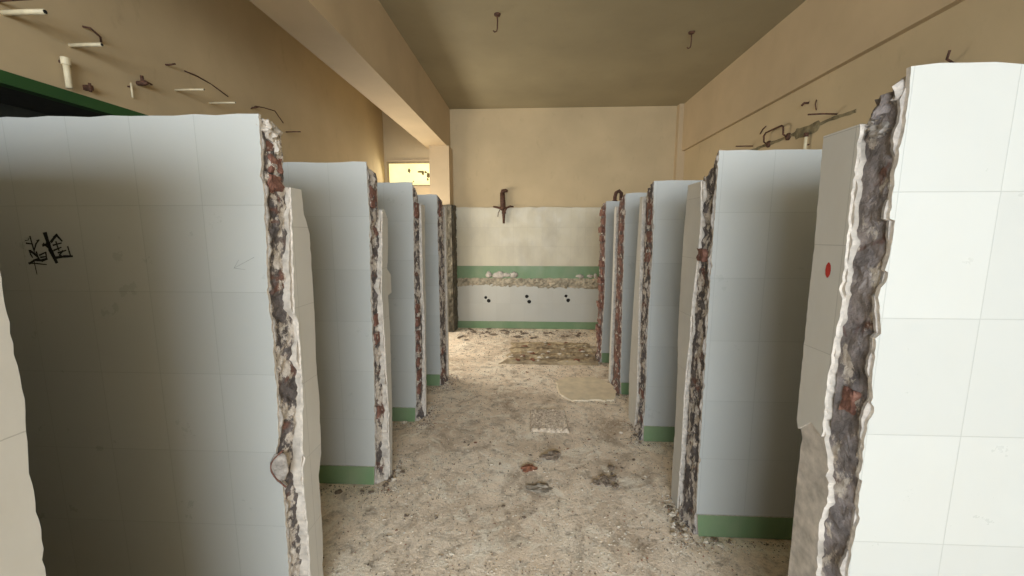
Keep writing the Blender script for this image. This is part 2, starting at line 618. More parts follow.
# high window
w1 = boxes('window_1', [(WX0, WX1, YB + 0.03, YB + 0.075, WZ1 - 0.02, WZ1), (WX0, WX1, YB + 0.03, YB + 0.075, WZ0, WZ0 + 0.02),
                        (WX0, WX0 + 0.02, YB + 0.03, YB + 0.075, WZ0 + 0.02, WZ1 - 0.02), (WX1 - 0.02, WX1, YB + 0.03, YB + 0.075, WZ0 + 0.02, WZ1 - 0.02)], M['frame'])
tag(w1, 'small bright yellowish high window at the end of the left bay', 'window', kind='structure')
boxes('pane', [(WX0 + 0.015, WX1 - 0.015, YB + 0.045, YB + 0.052, WZ0 + 0.015, WZ1 - 0.015)], M['glass'], w1)
boxes('lintel_strip', [(WX0 - 0.03, WX1 + 0.03, YB - 0.02, YB + 0.03, WZ1, WZ1 + 0.03)], M['beam_paint'], w1)
boxes('sill', [(WX0 - 0.03, WX1 + 0.03, YB - 0.02, YB + 0.03, WZ0 - 0.03, WZ0)], M['beam_paint'], w1)
bm = bmesh.new()
for lx, lz, sx, sz in ((-1.90, 2.475, 0.02, 0.03), (-1.73, 2.455, 0.04, 0.014), (-1.685, 2.44, 0.02, 0.03), (-1.64, 2.45, 0.022, 0.014), (-1.60, 2.40, 0.025, 0.04), (-1.61, 2.34, 0.012, 0.02), (-1.84, 2.31, 0.008, 0.012)):
    lump_bm(bm, (lx, YB + 0.042, lz), (sx, 0.004, sz), lx * 5, 2, 0.6)
from_bm('stuck_leaves', bm, M['dirt'], w1)

# column under the end of the left beam
colm = boxes('trim_4', [(-1.50, -1.205, 5.93, YB, 0, 2.775)], M['beam_paint'])
tag(colm, 'painted column under the far end of the left beam', 'column', kind='structure')
bm = bmesh.new()
rings = []
for j in range(90):
    z = 1.93 * j / 89
    ring = []
    for k in range(7):
        y = 5.96 + 0.24 * k / 6
        d = 0.045 + 0.022 * noise.noise(Vector((z * 14, y * 20, 1))) + 0.012 * noise.noise(Vector((z * 45, y * 50, 1)))
        ring.append(bm.verts.new((-1.21 + d, y, z + (0.02 * noise.noise(Vector((y * 30, 0, 0))) if j == 89 else 0))))
    ring.append(bm.verts.new((-1.215, 6.20, z)))
    ring.append(bm.verts.new((-1.215, 5.96, z)))
    rings.append(ring)
for a, b in zip(rings, rings[1:]):
    for k in range(9):
        bm.faces.new((a[k], a[(k + 1) % 9], b[(k + 1) % 9], b[k]))
bm.faces.new(rings[0])
bm.faces.new(rings[-1])
rings = []
for j in range(90):
    z = 1.92 * j / 89
    ring = []
    for k in range(7):
        x = -1.37 + 0.19 * k / 6
        d = 0.03 + 0.022 * noise.noise(Vector((z * 14, x * 20, 5))) + 0.010 * noise.noise(Vector((z * 45, x * 50, 5)))
        ring.append(bm.verts.new((x, 5.935 - d, z + (0.02 * noise.noise(Vector((x * 30, 0, 0))) if j == 89 else 0))))
    ring.append(bm.verts.new((-1.18, 5.97, z)))
    ring.append(bm.verts.new((-1.37, 5.935, z)))
    rings.append(ring)
for a, b in zip(rings, rings[1:]):
    for k in range(9):
        bm.faces.new((a[k], a[(k + 1) % 9], b[(k + 1) % 9], b[k]))
bm.faces.new(rings[0])
bm.faces.new(rings[-1])
t = NT('mossy_mortar', 0.95)
t.color(t.ramp(t.noise(18, 8, 0.7, t.pos((1, 1, 0.4))), [(0.3, (0.03, 0.027, 0.02)), (0.55, (0.11, 0.095, 0.068)), (0.75, (0.30, 0.26, 0.19))]))
t.bump(t.noise(35, 7, 0.7), 0.8, 0.01)
from_bm('broken_render', bm, t.m, colm)

# ------------------------------------------------------------------ stall dividers


def divider(side, y, top, label, near, core, far, T, core_mat, seed, bricks=(), drop=0.05, prot=0.0, endmat='tile_end', uvz=-0.12, lean=0.0, tile_bottom=None, relief=1.0, caps=()):
    """near: (u, z) aisle edge of the face tiles; core: (v, z) edge between broken core and end tile; far: (v, z) far edge of the end tile.
    u runs from the aisle end to the side wall, v away from the viewer."""
    r = random.Random(seed)
    xe = 0.82 if side > 0 else -0.87
    L = (XR - 0.825) if side > 0 else (-0.875 - (XLL if y < 2.4 else XL))
    root = empty('stall_divider', (side * abs(xe), y, 0), label, 'partition', 'broken stall dividers')
    so = Vector((seed * 5.3, seed * 2.1, 0))

    def P(u, v, z):
        return (side * u, v, z)

    def fn_near(a, t, z):
        return P(a, t, z)

    def fn_end(a, t, z):
        return P(t, a, z)
    # masonry core with a broken end
    bm = bmesh.new()
    nz, nv = int(top / 0.0105), 12
    rings = []
    for j in range(nz + 1):
        tz = j / nz
        ring = []
        for k in range(nv + 1):
            v = T * k / nv
            zt = (top - 0.012) - drop * (k / nv) ** 1.3 + 0.022 * noise.noise(Vector((k * 0.55, 0, 0)) + so) + 0.012 * noise.noise(Vector((k * 1.7, 0, 4)) + so)
            z = tz * zt
            ue = max(0.0, interp(near, z)) * (1 - k / nv) + 0.008 * (k / nv)
            q = Vector((v * 1.0, z, 0))
            n1 = noise.noise(q * 13 + so)
            n2 = noise.noise(q * 34 + so)
            n3 = noise.noise(q * 80 + so)
            vd = noise.voronoi(q * 21 + so + Vector((0.3 * n2, 0.3 * n1, 0)))[0]
            chip = min(0.5, vd[1] - vd[0])
            edge = math.sin(math.pi * (k + 0.5) / (nv + 1))
            u = ue + 0.004 - edge * prot + relief * (edge * 0.012 * n1 + 0.008 * n2 * (0.3 + edge) + 0.005 * abs(n3) + 0.012 * (0.25 - chip) * (0.3 + edge))
            if z < 0.06:
                u -= 0.02 * (1 - z / 0.06)
            ring.append(bm.verts.new(P(u, v + 0.002, z)))
        zs = tz * (top - 0.004)
        ring.append(bm.verts.new(P(0.13, T + 0.002, tz * (top - 0.004 - drop * 0.6))))
        ring.append(bm.verts.new(P(0.30, T + 0.002, zs)))
        ring.append(bm.verts.new(P(L, T + 0.002, zs)))
        ring.append(bm.verts.new(P(L, 0.002, zs)))
        ring.append(bm.verts.new(P(0.10, 0.002, zs)))
        rings.append(ring)
    n = len(rings[0])
    for a, b in zip(rings, rings[1:]):
        for k in range(n):
            bm.faces.new((a[k], a[(k + 1) % n], b[(k + 1) % n], b[k]))
    ends = [bm.faces.new(rings[0][::-1]), bm.faces.new(rings[-1])]
    bm.normal_update()
    bmesh.ops.triangulate(bm, faces=ends)
    from_bm('masonry_core', bm, core_mat, root)
    # face tiles
    edge = [(a, z) for a, z in rag(near, 0.0028, 0.011, r)]
    edge = sorted(edge, key=lambda q: -q[1])
    tp = [(u, top + r.uniform(-0.003, 0.003)) for u in [L - (L - edge[0][0]) * k / 24 for k in range(24)]]
    upper = [(a, max(z, 0.118)) for a, z in edge if z > 0.125]
    a12 = interp(near, 0.118)
    slab('face_tiling', [(L, 0.118)] + tp + upper + [(a12, 0.118)], fn_near, -0.008, 0.003, [M['tile'], M['clay']], root, (-0.012 if side < 0 else -0.02, -0.12))
    be = [(a - 0.002 - 0.016 * max(-0.3, noise.noise(Vector((z * 17, 4, 0)) + so)), z) for a, z in rag(near, 0.0035, 0.011, r)]
    be = [(a, min(max(z, 0.0), top - 0.02)) for a, z in sorted(be, key=lambda q: -q[1])]
    slab('bedding_mortar', [(0.25, 0.0), (0.25, top - 0.02)] + be, fn_near, 0.001, 0.008, [M['bedding'], M['bedding']], root)
    slab('green_base_band', [(L, 0.0), (L, 0.117), (a12 + 0.004, 0.117), (interp(near, 0.06) + 0.006, 0.06), (interp(near, 0.0) + 0.012, 0.0)], fn_near, -0.012, 0.003, [M['green'], M['clay']], root)
    slab('rear_tiling', [(0.14, 0.118), (0.14, top - 0.05), (0.34, top), (L, top), (L, 0.118)], fn_near, T + 0.001, T + 0.014, [M['tile'], M['clay']], root, (-0.02, -0.12))
    slab('rear_base_band', [(0.14, 0.0), (0.14, 0.117), (L, 0.117), (L, 0.0)], fn_near, T + 0.001, T + 0.018, [M['green'], M['clay']], root)
    # return of the stall front: plaster and end tile
    if far:
        fz = max(z for a, z in far)
        c2 = [(a, z) for a, z in core if z <= fz]
        c2 = [(interp(core, fz), fz)] + sorted(c2, key=lambda q: -q[1])
        if c2[-1][1] > 0:
            c2.append((c2[-1][0], 0.0))
        c2 = [(a, max(0, z)) for a, z in c2]
        f2 = sorted([(a, max(0.0, z)) for a, z in far], key=lambda q: -q[1])
        if f2[-1][1] > 0:
            f2.append((f2[-1][0], 0.0))
        # plaster bed, showing past the tile edge
        pe = [(a - 0.030 * max(-0.1, noise.noise(Vector((z * 9, 0, 0)) + so) + 0.12), z) for a, z in rag(c2, 0.005, 0.011, r)]
        pf = [(a - 0.004, z) for a, z in rag(f2, 0.002, 0.02, r, -1)]
        body = pe[::-1] + pf
        slab('plaster_bed', pe + pf[::-1], fn_end, 0.0, 0.10, [M['plaster'], M['plaster']], root)
        te = rag(c2, 0.0035, 0.011, r)
        tf = rag(f2, 0.002, 0.018, r, -1)
        if tile_bottom:
            zb = tile_bottom
            te = [q for q in te if q[1] > zb + 0.02] + [(interp(c2, zb) + 0.01, zb + 0.01), ((interp(c2, zb) + interp(f2, zb)) / 2, zb + 0.03)]
            tf = [q for q in tf if q[1] > zb - 0.03]
        slab('end_tile', te + tf[::-1], fn_end, -0.007, 0.002, [M[endmat], M['clay']], root, (0.4, uvz))
    for k, (u, v, z, su, sv, sz) in enumerate(caps):
        bm = bmesh.new()
        lump_bm(bm, P(u, v, z), (su, sv, sz), seed + k * 3.7, 3, 0.75)
        from_bm('plaster_chunk', bm, M['plaster'] if side < 0 else (core_mat if k % 2 else M['bedding']), root)
    # exposed bricks
    for (z0, z1, v0, v1, pr) in bricks:
        bm = bmesh.new()
        ue = max(0.0, interp(near, (z0 + z1) / 2))
        u0, u1 = ue * 0.6 - pr, 0.08
        xs = sorted((side * u0, side * u1))
        rough_brick_bm(bm, xs[0], xs[1], v0, v1, z0, z1, seed + z0 * 10)
        from_bm('brick', bm, M['brick'], root)
    return root


R1n = [(0.013, 1.865), (0.016, 1.81), (0.010, 1.69), (0.006, 1.61), (0.009, 1.535), (0.021, 1.53), (0.020, 1.46), (0.013, 1.415), (0.018, 1.41), (0.006, 1.35), (0.024, 1.262), (0.011, 1.25), (0.020, 1.10), (0.015, 0.97), (0.016, 0.885), (0.022, 0.88), (0.020, 0.74), (0.017, 0.61), (0.02, 0.3), (0.02, 0.0)]
R1c = [(0.091, 1.77), (0.090, 1.67), (0.093, 1.58), (0.089, 1.46), (0.090, 1.40), (0.083, 1.31), (0.094, 1.21), (0.103, 1.06), (0.095, 0.97), (0.085, 0.87), (0.082, 0.79), (0.073, 0.54), (0.075, 0.0)]
R1f = [(0.214, 1.77), (0.205, 1.46), (0.207, 1.30), (0.204, 0.94), (0.187, 0.89), (0.19, 0.78), (0.186, 0.52), (0.187, 0.0)]
divider(1, 0.975, 1.868, 'nearest right-hand white tiled divider with wide grey mortar edge and red mark', R1n, R1c, R1f, 0.095, M['masonry_grey'], 3, relief=0.6, caps=[(0.035, 0.02, 1.82, 0.03, 0.02, 0.03), (0.04, 0.05, 1.80, 0.035, 0.035, 0.035), (0.045, 0.085, 1.765, 0.035, 0.02, 0.02), (0.06, 0.035, 1.825, 0.03, 0.03, 0.03), (0.02, 0.06, 1.745, 0.016, 0.03, 0.016)],
        bricks=[(1.03, 1.10, 0.03, 0.075, -0.002)], drop=0.115, uvz=-0.29, tile_bottom=0.93)
R2n = [(0.0, 1.86), (0.002, 1.64), (0.0, 1.41), (0.002, 1.22), (0.002, 1.01), (0.004, 0.88), (0.006, 0.53), (0.008, 0.23), (0.016, 0.0)]
R2c = [(0.150, 1.77), (0.115, 1.55), (0.123, 1.43), (0.14, 1.28), (0.160, 1.15), (0.161, 0.97), (0.180, 0.79), (0.185, 0.64), (0.175, 0.33), (0.185, 0.09), (0.185, 0.0)]
R2f = [(0.30, 1.75), (0.325, 1.45), (0.325, 1.16), (0.318, 0.92), (0.293, 0.76), (0.285, 0.49), (0.288, 0.19), (0.282, 0.0)]
divider(1, 1.845, 1.862, 'second right-hand tiled divider with rough white plaster rim and one orange brick nub', R2n, R2c, R2f, 0.165, M['masonry_mixed'], 5,
        bricks=[(1.37, 1.43, 0.06, 0.13, 0.012)], drop=0.10, uvz=-0.2)
R3n = [(0.0, 1.85), (0.011, 1.35), (0.004, 0.81), (0.012, 0.31), (0.0, 0.0)]
R3c = [(0.225, 1.79), (0.225, 1.48), (0.21, 1.04), (0.15, 0.25), (0.18, 0.0)]
R3f = [(0.30, 1.77), (0.355, 1.02), (0.40, 0.37), (0.37, 0.0)]
divider(1, 2.76, 1.853, 'third right-hand tiled divider from the front, edge of patchy plaster and brick', R3n, R3c, R3f, 0.20, M['masonry_mixed'], 8,
        bricks=[(1.56, 1.72, 0.03, 0.16, 0.0), (1.30, 1.37, 0.05, 0.15, 0.004), (0.30, 0.36, 0.03, 0.14, 0.004), (1.44, 1.52, 0.02, 0.13, 0.003)], drop=0.05, prot=0.006)
R4n = [(0.011, 1.85), (0.018, 0.95), (0.03, 0.08), (0.03, 0.0)]
divider(1, 3.61, 1.858, 'fourth right-hand tiled divider, brown brick edge rising beside a pale slab on the floor', R4n, [(0.29, 1.77), (0.27, 0.9), (0.28, 0.0)], [(0.36, 1.76), (0.34, 0.87), (0.37, 0.0)], 0.24, M['masonry_red'], 13,
        bricks=[(0.16 + k * 0.105, 0.235 + k * 0.105, 0.03 + 0.02 * (k % 3), 0.18, 0.004 + 0.006 * (k % 2)) for k in range(14) if k not in (2, 6, 9)], drop=0.06, prot=0.012)
R5n = [(0.014, 1.86), (0.03, 0.8), (0.01, 0.0)]
divider(1, 4.54, 1.862, 'farthest right-hand divider with crumbling red brick edge near the end wall', R5n, [(0.27, 1.77), (0.27, 0.0)], None, 0.28, M['masonry_red'], 17,
        bricks=[(0.14 + k * 0.098, 0.21 + k * 0.098, 0.02 + 0.03 * (k % 2), 0.24, 0.012 + 0.012 * (k % 3)) for k in range(17) if k not in (4, 11)], drop=0.06, prot=0.02)

L1n = [(0.012, 1.885), (0.018, 1.70), (0.018, 1.56), (0.028, 1.41), (0.033, 1.22), (0.028, 1.20), (0.033, 0.87), (0.038, 0.77), (0.060, 0.68), (0.058, 0.62), (0.038, 0.575), (0.039, 0.38), (0.044, 0.20), (0.046, 0.0)]
L1c = [(0.11, 1.86), (0.099, 1.73), (0.105, 1.67), (0.10, 1.57), (0.085, 1.41), (0.073, 1.21), (0.092, 1.18), (0.087, 0.92), (0.065, 0.74), (0.045, 0.55), (0.052, 0.40), (0.046, 0.16), (0.046, 0.0)]
L1f = [(0.172, 1.665), (0.177, 1.575), (0.190, 1.55), (0.206, 1.50), (0.205, 1.31), (0.202, 1.17), (0.189, 0.98), (0.195, 0.85), (0.181, 0.60), (0.150, 0.52), (0.15, 0.26), (0.135, 0.11), (0.13, 0.0)]
L1 = divider(-1, 1.31, 1.885, 'large left-hand white tiled divider bearing black scrawled graffiti', L1n, L1c, L1f, 0.10, M['masonry_mixed'], 23, caps=[(0.03, 0.05, 1.845, 0.035, 0.05, 0.03), (0.022, 0.075, 1.80, 0.02, 0.022, 0.035), (0.02, 0.03, 1.86, 0.02, 0.03, 0.02)],
             bricks=[(1.64, 1.70, 0.022, 0.095, 0.0), (1.71, 1.765, 0.03, 0.098, 0.002), (1.775, 1.81, 0.025, 0.08, -0.004)], drop=0.03, uvz=-0.05)
L2n = [(0.022, 1.885), (0.020, 1.75), (0.017, 1.58), (0.027, 1.27), (0.034, 0.95), (0.031, 0.83), (0.039, 0.55), (0.055, 0.13), (0.055, 0.0)]
L2c = [(0.13, 1.83), (0.13, 1.66), (0.099, 1.44), (0.06, 1.16), (0.07, 0.94), (0.083, 0.50), (0.06, 0.0)]
L2f = [(0.155, 1.64), (0.205, 1.59), (0.196, 1.44), (0.165, 1.29), (0.218, 1.25), (0.220, 1.14), (0.160, 1.13), (0.167, 0.91), (0.144, 0.42), (0.10, 0.0)]
divider(-1, 2.17, 1.885, 'second left-hand tiled divider, dark edge with a brick at the top and green base', L2n, L2c, L2f, 0.115, M['masonry_mixed'], 29,
        bricks=[(1.64, 1.76, 0.02, 0.11, 0.0), (0.40, 0.48, 0.02, 0.08, 0.0), (0.86, 0.93, 0.01, 0.07, 0.0), (0.97, 1.04, 0.015, 0.075, 0.0)], drop=0.05)
L3n = [(0.014, 1.88), (0.012, 1.66), (0.027, 1.09), (0.030, 0.79), (0.042, 0.14), (0.045, 0.0)]
divider(-1, 2.98, 1.88, 'third left-hand tiled divider from the front, red brick along its lower edge', L3n, [(0.145, 1.82), (0.12, 1.05), (0.14, 0.75), (0.09, 0.0)], [(0.25, 1.73), (0.20, 1.1), (0.175, 0.75), (0.12, 0.0)], 0.125, M['masonry_mixed'], 31,
        bricks=[(1.62, 1.74, 0.02, 0.12, 0.006)] + [(0.22 + k * 0.11, 0.30 + k * 0.11, 0.02, 0.10, 0.004) for k in range(7)], drop=0.06, prot=0.004)
L4n = [(0.010, 1.86), (0.013, 0.64), (0.02, 0.08), (0.02, 0.0)]
divider(-1, 3.74, 1.865, 'farthest left-hand tiled divider, thin and partly hidden, near the column', L4n, [(0.26, 1.79), (0.25, 0.54), (0.21, 0.0)], [(0.33, 1.77), (0.30, 0.52), (0.26, 0.0)], 0.22, M['masonry_mixed'], 37,
        bricks=[(1.66, 1.78, 0.03, 0.18, 0.012), (0.10, 0.17, 0.02, 0.15, 0.008), (0.3, 0.37, 0.03, 0.16, 0.008)], drop=0.06, prot=0.02)
L0n = [(0.01, 1.88), (0.015, 0.9), (0.02, 0.0)]
L0f = [(0.185, 1.80), (0.190, 1.50), (0.190, 1.30), (0.193, 1.22), (0.188, 1.165), (0.182, 1.09), (0.186, 1.0), (0.181, 0.89), (0.178, 0.5), (0.175, 0.0)]
L0 = divider(-1, 0.41, 1.88, 'ragged strip of tiled divider end cut by the bottom left of the frame', L0n, [(0.06, 1.80), (0.055, 1.0), (0.06, 0.0)], L0f, 0.10, M['masonry_mixed'], 41, uvz=0.015, drop=0.04)
R1 = [o for o in bpy.data.objects if o.name == 'stall_divider'][0]

# ---- marks on the dividers


def strokes(name, lines, w, mat, parent, base):
    """flat ink strokes on a face that looks towards -y; lines are lists of (x, z) in the world"""
    bm = bmesh.new()
    yy = base.y - 0.0088
    for ln in lines:
        wd = w
        if isinstance(ln, tuple):
            ln, wd = ln
        for (xa, za), (xb, zb) in zip(ln, ln[1:]):
            d = Vector((xb - xa, zb - za))
            if d.length < 1e-5:
                continue
            d.normalize()
            nrm = Vector((-d.y, d.x)) * wd * 0.5
            q = [(xa - d.x * wd * .3 + nrm.x, za - d.y * wd * .3 + nrm.y), (xb + d.x * wd * .3 + nrm.x * 0.7, zb + d.y * wd * .3 + nrm.y * 0.7),
                 (xb + d.x * wd * .3 - nrm.x * 0.7, zb + d.y * wd * .3 - nrm.y * 0.7), (xa - d.x * wd * .3 - nrm.x, za - d.y * wd * .3 - nrm.y)]
            vs = [bm.verts.new((x - base.x, yy - base.y, z)) for x, z in q]
            bm.faces.new(vs)
    return from_bm(name, bm, mat, parent)


# the scrawl, drawn in its own little grid (width 390, height 335) and set on the tiles
GX, GZ, GS = -1.757, 1.501, 0.000421


def gl(*pts):
    return [(GX + (px - 240) * GS, GZ - (py - 155) * GS) for px, py in pts]


graf = [gl((288, 178), (296, 240), (304, 300)), (gl((240, 212), (268, 208), (276, 192)), 0.0022), gl((246, 234), (300, 240)), gl((358, 208), (330, 240), (306, 290)), (gl((340, 212), (366, 206)), 0.0022),
        gl((262, 292), (268, 325), (280, 350)), (gl((272, 300), (300, 318), (326, 345)), 0.007), gl((322, 305), (330, 350), (342, 372)), (gl((316, 372), (360, 376), (404, 362)), 0.007),
        gl((345, 332), (404, 308), (402, 365)), gl((352, 350), (396, 344)), (gl((244, 402), (290, 376), (330, 362)), 0.0055), (gl((238, 398), (310, 402), (392, 410)), 0.0035), (gl((288, 385), (292, 440), (295, 490)), 0.003),
        (gl((424, 155), (438, 235), (448, 290), (484, 388)), 0.011), (gl((388, 252), (420, 244), (452, 232)), 0.006), gl((396, 236), (428, 268)), (gl((466, 222), (500, 186), (524, 164)), 0.007), (gl((520, 166), (560, 214)), 0.006),
        gl((478, 250), (552, 232)), gl((508, 222), (514, 258), (522, 292)), gl((478, 292), (544, 268)), gl((512, 312), (582, 292)), gl((556, 296), (520, 330), (536, 336)), (gl((492, 352), (560, 342), (630, 340)), 0.0065), gl((604, 262), (610, 300), (616, 335)), (gl((462, 300), (470, 345)), 0.007)]
tag(strokes('graffiti', [(g[0], g[1] * 1.45) if isinstance(g, tuple) else g for g in graf], 0.0062, M['ink'], L1, L1.location), 'black marker scrawl of two characters')
strokes('arrow_mark', [[(-0.940, 1.421), (-1.014, 1.384)], [(-1.014, 1.384), (-0.975, 1.379)], [(-1.014, 1.384), (-0.995, 1.412)]], 0.0018, M['pencil'], L1, L1.location)
# half-round scar low on the edge of the graffiti divider
bm = bmesh.new()
lump_bm(bm, (-0.045, -0.008, 0.655), (0.032, 0.012, 0.058), 4, 3, 0.25)
tag(from_bm('plaster_scar', bm, M['bedding'], L1, smooth=True), 'half-round plaster scar with a reddish rim')
pts = [(-0.02 - 0.052 * math.sin(math.pi * k / 14), -0.016, 0.725 - 0.145 * k / 14) for k in range(15)]
tube('scar_rim', pts, [0.003 + 0.002 * noise.noise(Vector((k * 0.7, 0, 0))) for k in range(15)], M['brick'], L1, 7)
# red dab on the end tile of the nearest right divider
bm = bmesh.new()
for k in range(1):
    c = [(-0.0078, 0.142 + 0.010 * math.cos(a) * (1 if abs(math.sin(a)) < 0.7 else 0.7), 1.402 + 0.022 * math.sin(a)) for a in [2 * math.pi * i / 10 for i in range(10)]]
    bm.faces.new([bm.verts.new(p) for p in c])
tag(from_bm('red_mark', bm, M['red'], R1), 'red paint dab')

# ------------------------------------------------------------------ pipes and fixings on the walls


def wl_pt(y, z, dx=0.0):
    return (XL + dx, y, z)


G = 'cut pipe stubs on the left wall'
for y, z, ln, rad, m, lab in (
        (1.735, 2.44, 0.19, 0.011, 'pvc', 'cream cut pipe stub nearest the top left corner, bore shade painted black'),
        (1.98, 2.418, 0.165, 0.009, 'pvc', 'cream cut pipe stub above and beyond the collared vertical pipe'),
        (2.56, 2.408, 0.19, 0.006, 'pvc', 'thin cream pipe stub above the middle of the graffiti divider'),
        (2.83, 2.413, 0.19, 0.006, 'pvc', 'thin cream pipe stub left of the graffiti divider corner'),
        (3.71, 2.434, 0.14, 0.005, 'rust', 'thin rusty rod sticking out beside the top corner of the graffiti divider')):
    pipe_stub('pipe_stub', [(XL - 0.02, y, z), (XL + ln * 0.5, y, z + 0.001), (XL + ln, y, z)], rad, M[m], lab, G, bore=(rad > 0.0055))
pipe_stub('iron_rod', [(XL - 0.02, 1.71, 2.475), (XL + 0.17, 1.71, 2.48)], 0.006, M['rust'], 'dark iron rod just above the nearest cream pipe stub', G, bore=False)
# vertical stub with a collar
v = pipe_stub('vertical_pipe', [(XL + 0.03, 1.925, 2.20), (XL + 0.03, 1.925, 2.335)], 0.013, M['pvc'], 'short vertical cream pipe with a collar over the green edge', G, bore=False)
bm = bmesh.new()
tube_bm(bm, [(0, 0, 0.105), (0, 0, 0.138)], 0.018, 14)
from_bm('coupling', bm, M['pvc'], v, smooth=False)
bm = bmesh.new()
tube_bm(bm, [(0, 0, 0.136), (0, 0, 0.1395)], 0.0125, 14)
from_bm('bore', bm, M['dark'], v)  # black disc painted for the shade inside this pipe end
boxes('wall_clip', [(-0.032, 0.0, -0.006, 0.006, 0.115, 0.127)], M['rust'], v)
v = pipe_stub('vertical_pipe', [(XL + 0.02, 2.25, 2.262), (XL + 0.02, 2.25, 2.34)], 0.005, M['pvc'], 'very thin upright cream pipe beside the dark valve', G, bore=False)
boxes('wall_clip', [(-0.022, 0.0, -0.004, 0.004, 0.055, 0.063)], M['rust'], v)
# dark valve
v = empty('shutoff_valve', (XL, 2.31, 2.36), 'small dark valve on the left wall beside a thin upright pipe', 'valve')
tube('valve_body', [(-0.01, 0, 0), (0.04, 0, 0), (0.06, 0, 0)], [0.012, 0.014, 0.008], M['rust'], v)
tube('handle', [(0.05, -0.02, 0.012), (0.052, 0.035, 0.004)], 0.005, M['rust'], v)
tube('riser', [(0.03, 0, 0.008), (0.03, 0, 0.04)], 0.008, M['rust'], v)
v = empty('iron_bracket', (XL, 2.02, 2.235), 'stubby rusty bracket on the left wall just above the green edge', 'bracket')
boxes('bracket_arm', [(-0.01, 0.04, -0.008, 0.008, -0.012, 0.012)], M['rust'], v)
tube('bolt', [(0.03, 0, -0.02), (0.03, 0, 0.022)], 0.006, M['rust'], v)
v = empty('metal_strap', (XL, 2.08, 2.52), 'short bent metal strap high on the left wall', 'strap')
tube('strap', [(-0.01, -0.03, 0.02), (0.03, -0.02, 0.015), (0.035, 0.02, -0.01), (0.004, 0.05, -0.02)], 0.005, M['rust'], v, 8)
G = 'bent nails in the left wall'
for y, z, lab in ((2.51, 2.54, 'dark bent nail alone high on the left wall between pipe stubs'), (3.27, 2.515, 'dark bent nail near the far end of the left pipe stubs')):
    tag(tube('bent_nail', [(XL - 0.01, y, z), (XL + 0.035, y, z), (XL + 0.045, y + 0.02, z + 0.012)], 0.005, M['rust'], None, 7), lab, 'nail', G, 'thing')
for pts, lab in (([(2.64, 2.553), (2.72, 2.556), (2.86, 2.552), (2.92, 2.535), (3.0, 2.512)], 'thin dark strand added as pipe shadow on the left wall above two pipe stubs'),
                 ([(3.25, 2.50), (3.3, 2.535), (3.42, 2.56), (3.56, 2.575), (3.66, 2.50)], 'curled dark strand added as pipe shadow on the left wall above the graffiti divider corner')):
    tag(tube('wire_and_shadow_strand', [(XL + 0.006 + 0.008 * math.sin(i * 2.1), y, z) for i, (y, z) in enumerate(pts)], 0.004, M['rust'], None, 6), lab, 'wire', 'pipe shadow strands on the left wall', 'thing')  # dark strands modelled in place of shadows cast by the pipe stubs

# right wall fittings
G = 'rods on the right wall'
v = empty('bent_iron_pipe', (XR, 3.85, 2.34), 'dark iron pipe bent like a handle on the right wall', 'pipe')
tube('pipe', [(-0.02, 0.14, 0.0), (-0.05, 0.14, 0.02), (-0.055, 0.14, 0.075), (-0.055, 0.11, 0.096), (-0.055, 0.0, 0.098), (-0.055, -0.12, 0.10), (-0.055, -0.148, 0.085), (-0.05, -0.148, 0.02), (-0.02, -0.148, 0.0)], 0.008, M['rust'], v)
for yy in (0.14, -0.148):
    tube('flange', [(0.006, yy, 0), (-0.014, yy, 0), (-0.02, yy, 0)], [0.032, 0.030, 0.016], M['rust'], v, 14)
pipe_stub('iron_rod', [(XR + 0.01, 3.16, 2.373), (XR - 0.10, 3.16, 2.376), (XR - 0.205, 3.16, 2.372)], 0.006, M['rust'], 'longest thin rod pointing out from the middle of the right wall', G, bore=False)
pipe_stub('iron_rod', [(XR + 0.01, 4.27, 2.382), (XR - 0.17, 4.27, 2.381)], 0.006, M['rust'], 'short rod on the right wall left of the bent iron pipe', G, bore=False)
pipe_stub('iron_rod', [(XR + 0.01, 2.36, 2.40), (XR - 0.05, 2.34, 2.415), (XR - 0.06, 2.32, 2.45)], 0.006, M['rust'], 'dark rod on the right wall just above the nearest right divider', G, bore=False)
v = pipe_stub('vertical_pipe', [(XR - 0.03, 3.43, 2.16), (XR - 0.03, 3.43, 2.285)], 0.012, M['pvc'], 'short pale upright pipe on the right wall behind the second divider', G, bore=False)
tube('cap', [(0, 0, 0.115), (0, 0, 0.145)], 0.017, M['rust'], v, 12)
boxes('wall_clip', [(0, 0.032, -0.006, 0.006, 0.05, 0.06)], M['rust'], v)
tag(tube('bent_nail', [(XR + 0.01, 3.49, 2.553), (XR - 0.03, 3.49, 2.553), (XR - 0.045, 3.50, 2.535)], 0.009, M['rust'], None, 8), 'thick dark nail high on the right wall above the rods', 'nail', None, 'thing')
tag(tube('wire_and_shadow_strand', [(XR - 0.004, 3.39, 2.545), (XR - 0.012, 3.385, 2.51), (XR - 0.004, 3.38, 2.465)], 0.004, M['rust'], None, 6), 'short dark wire hanging on the right wall beside the thick nail', 'wire', None, 'thing')
tag(tube('wire_and_shadow_strand', [(XR - 0.004, 4.15, 2.47), (XR - 0.012, 4.1, 2.50), (XR - 0.004, 4.06, 2.52)], 0.005, M['rust'], None, 6), 'short dark wire on the right wall near the far short rod', 'wire', None, 'thing')
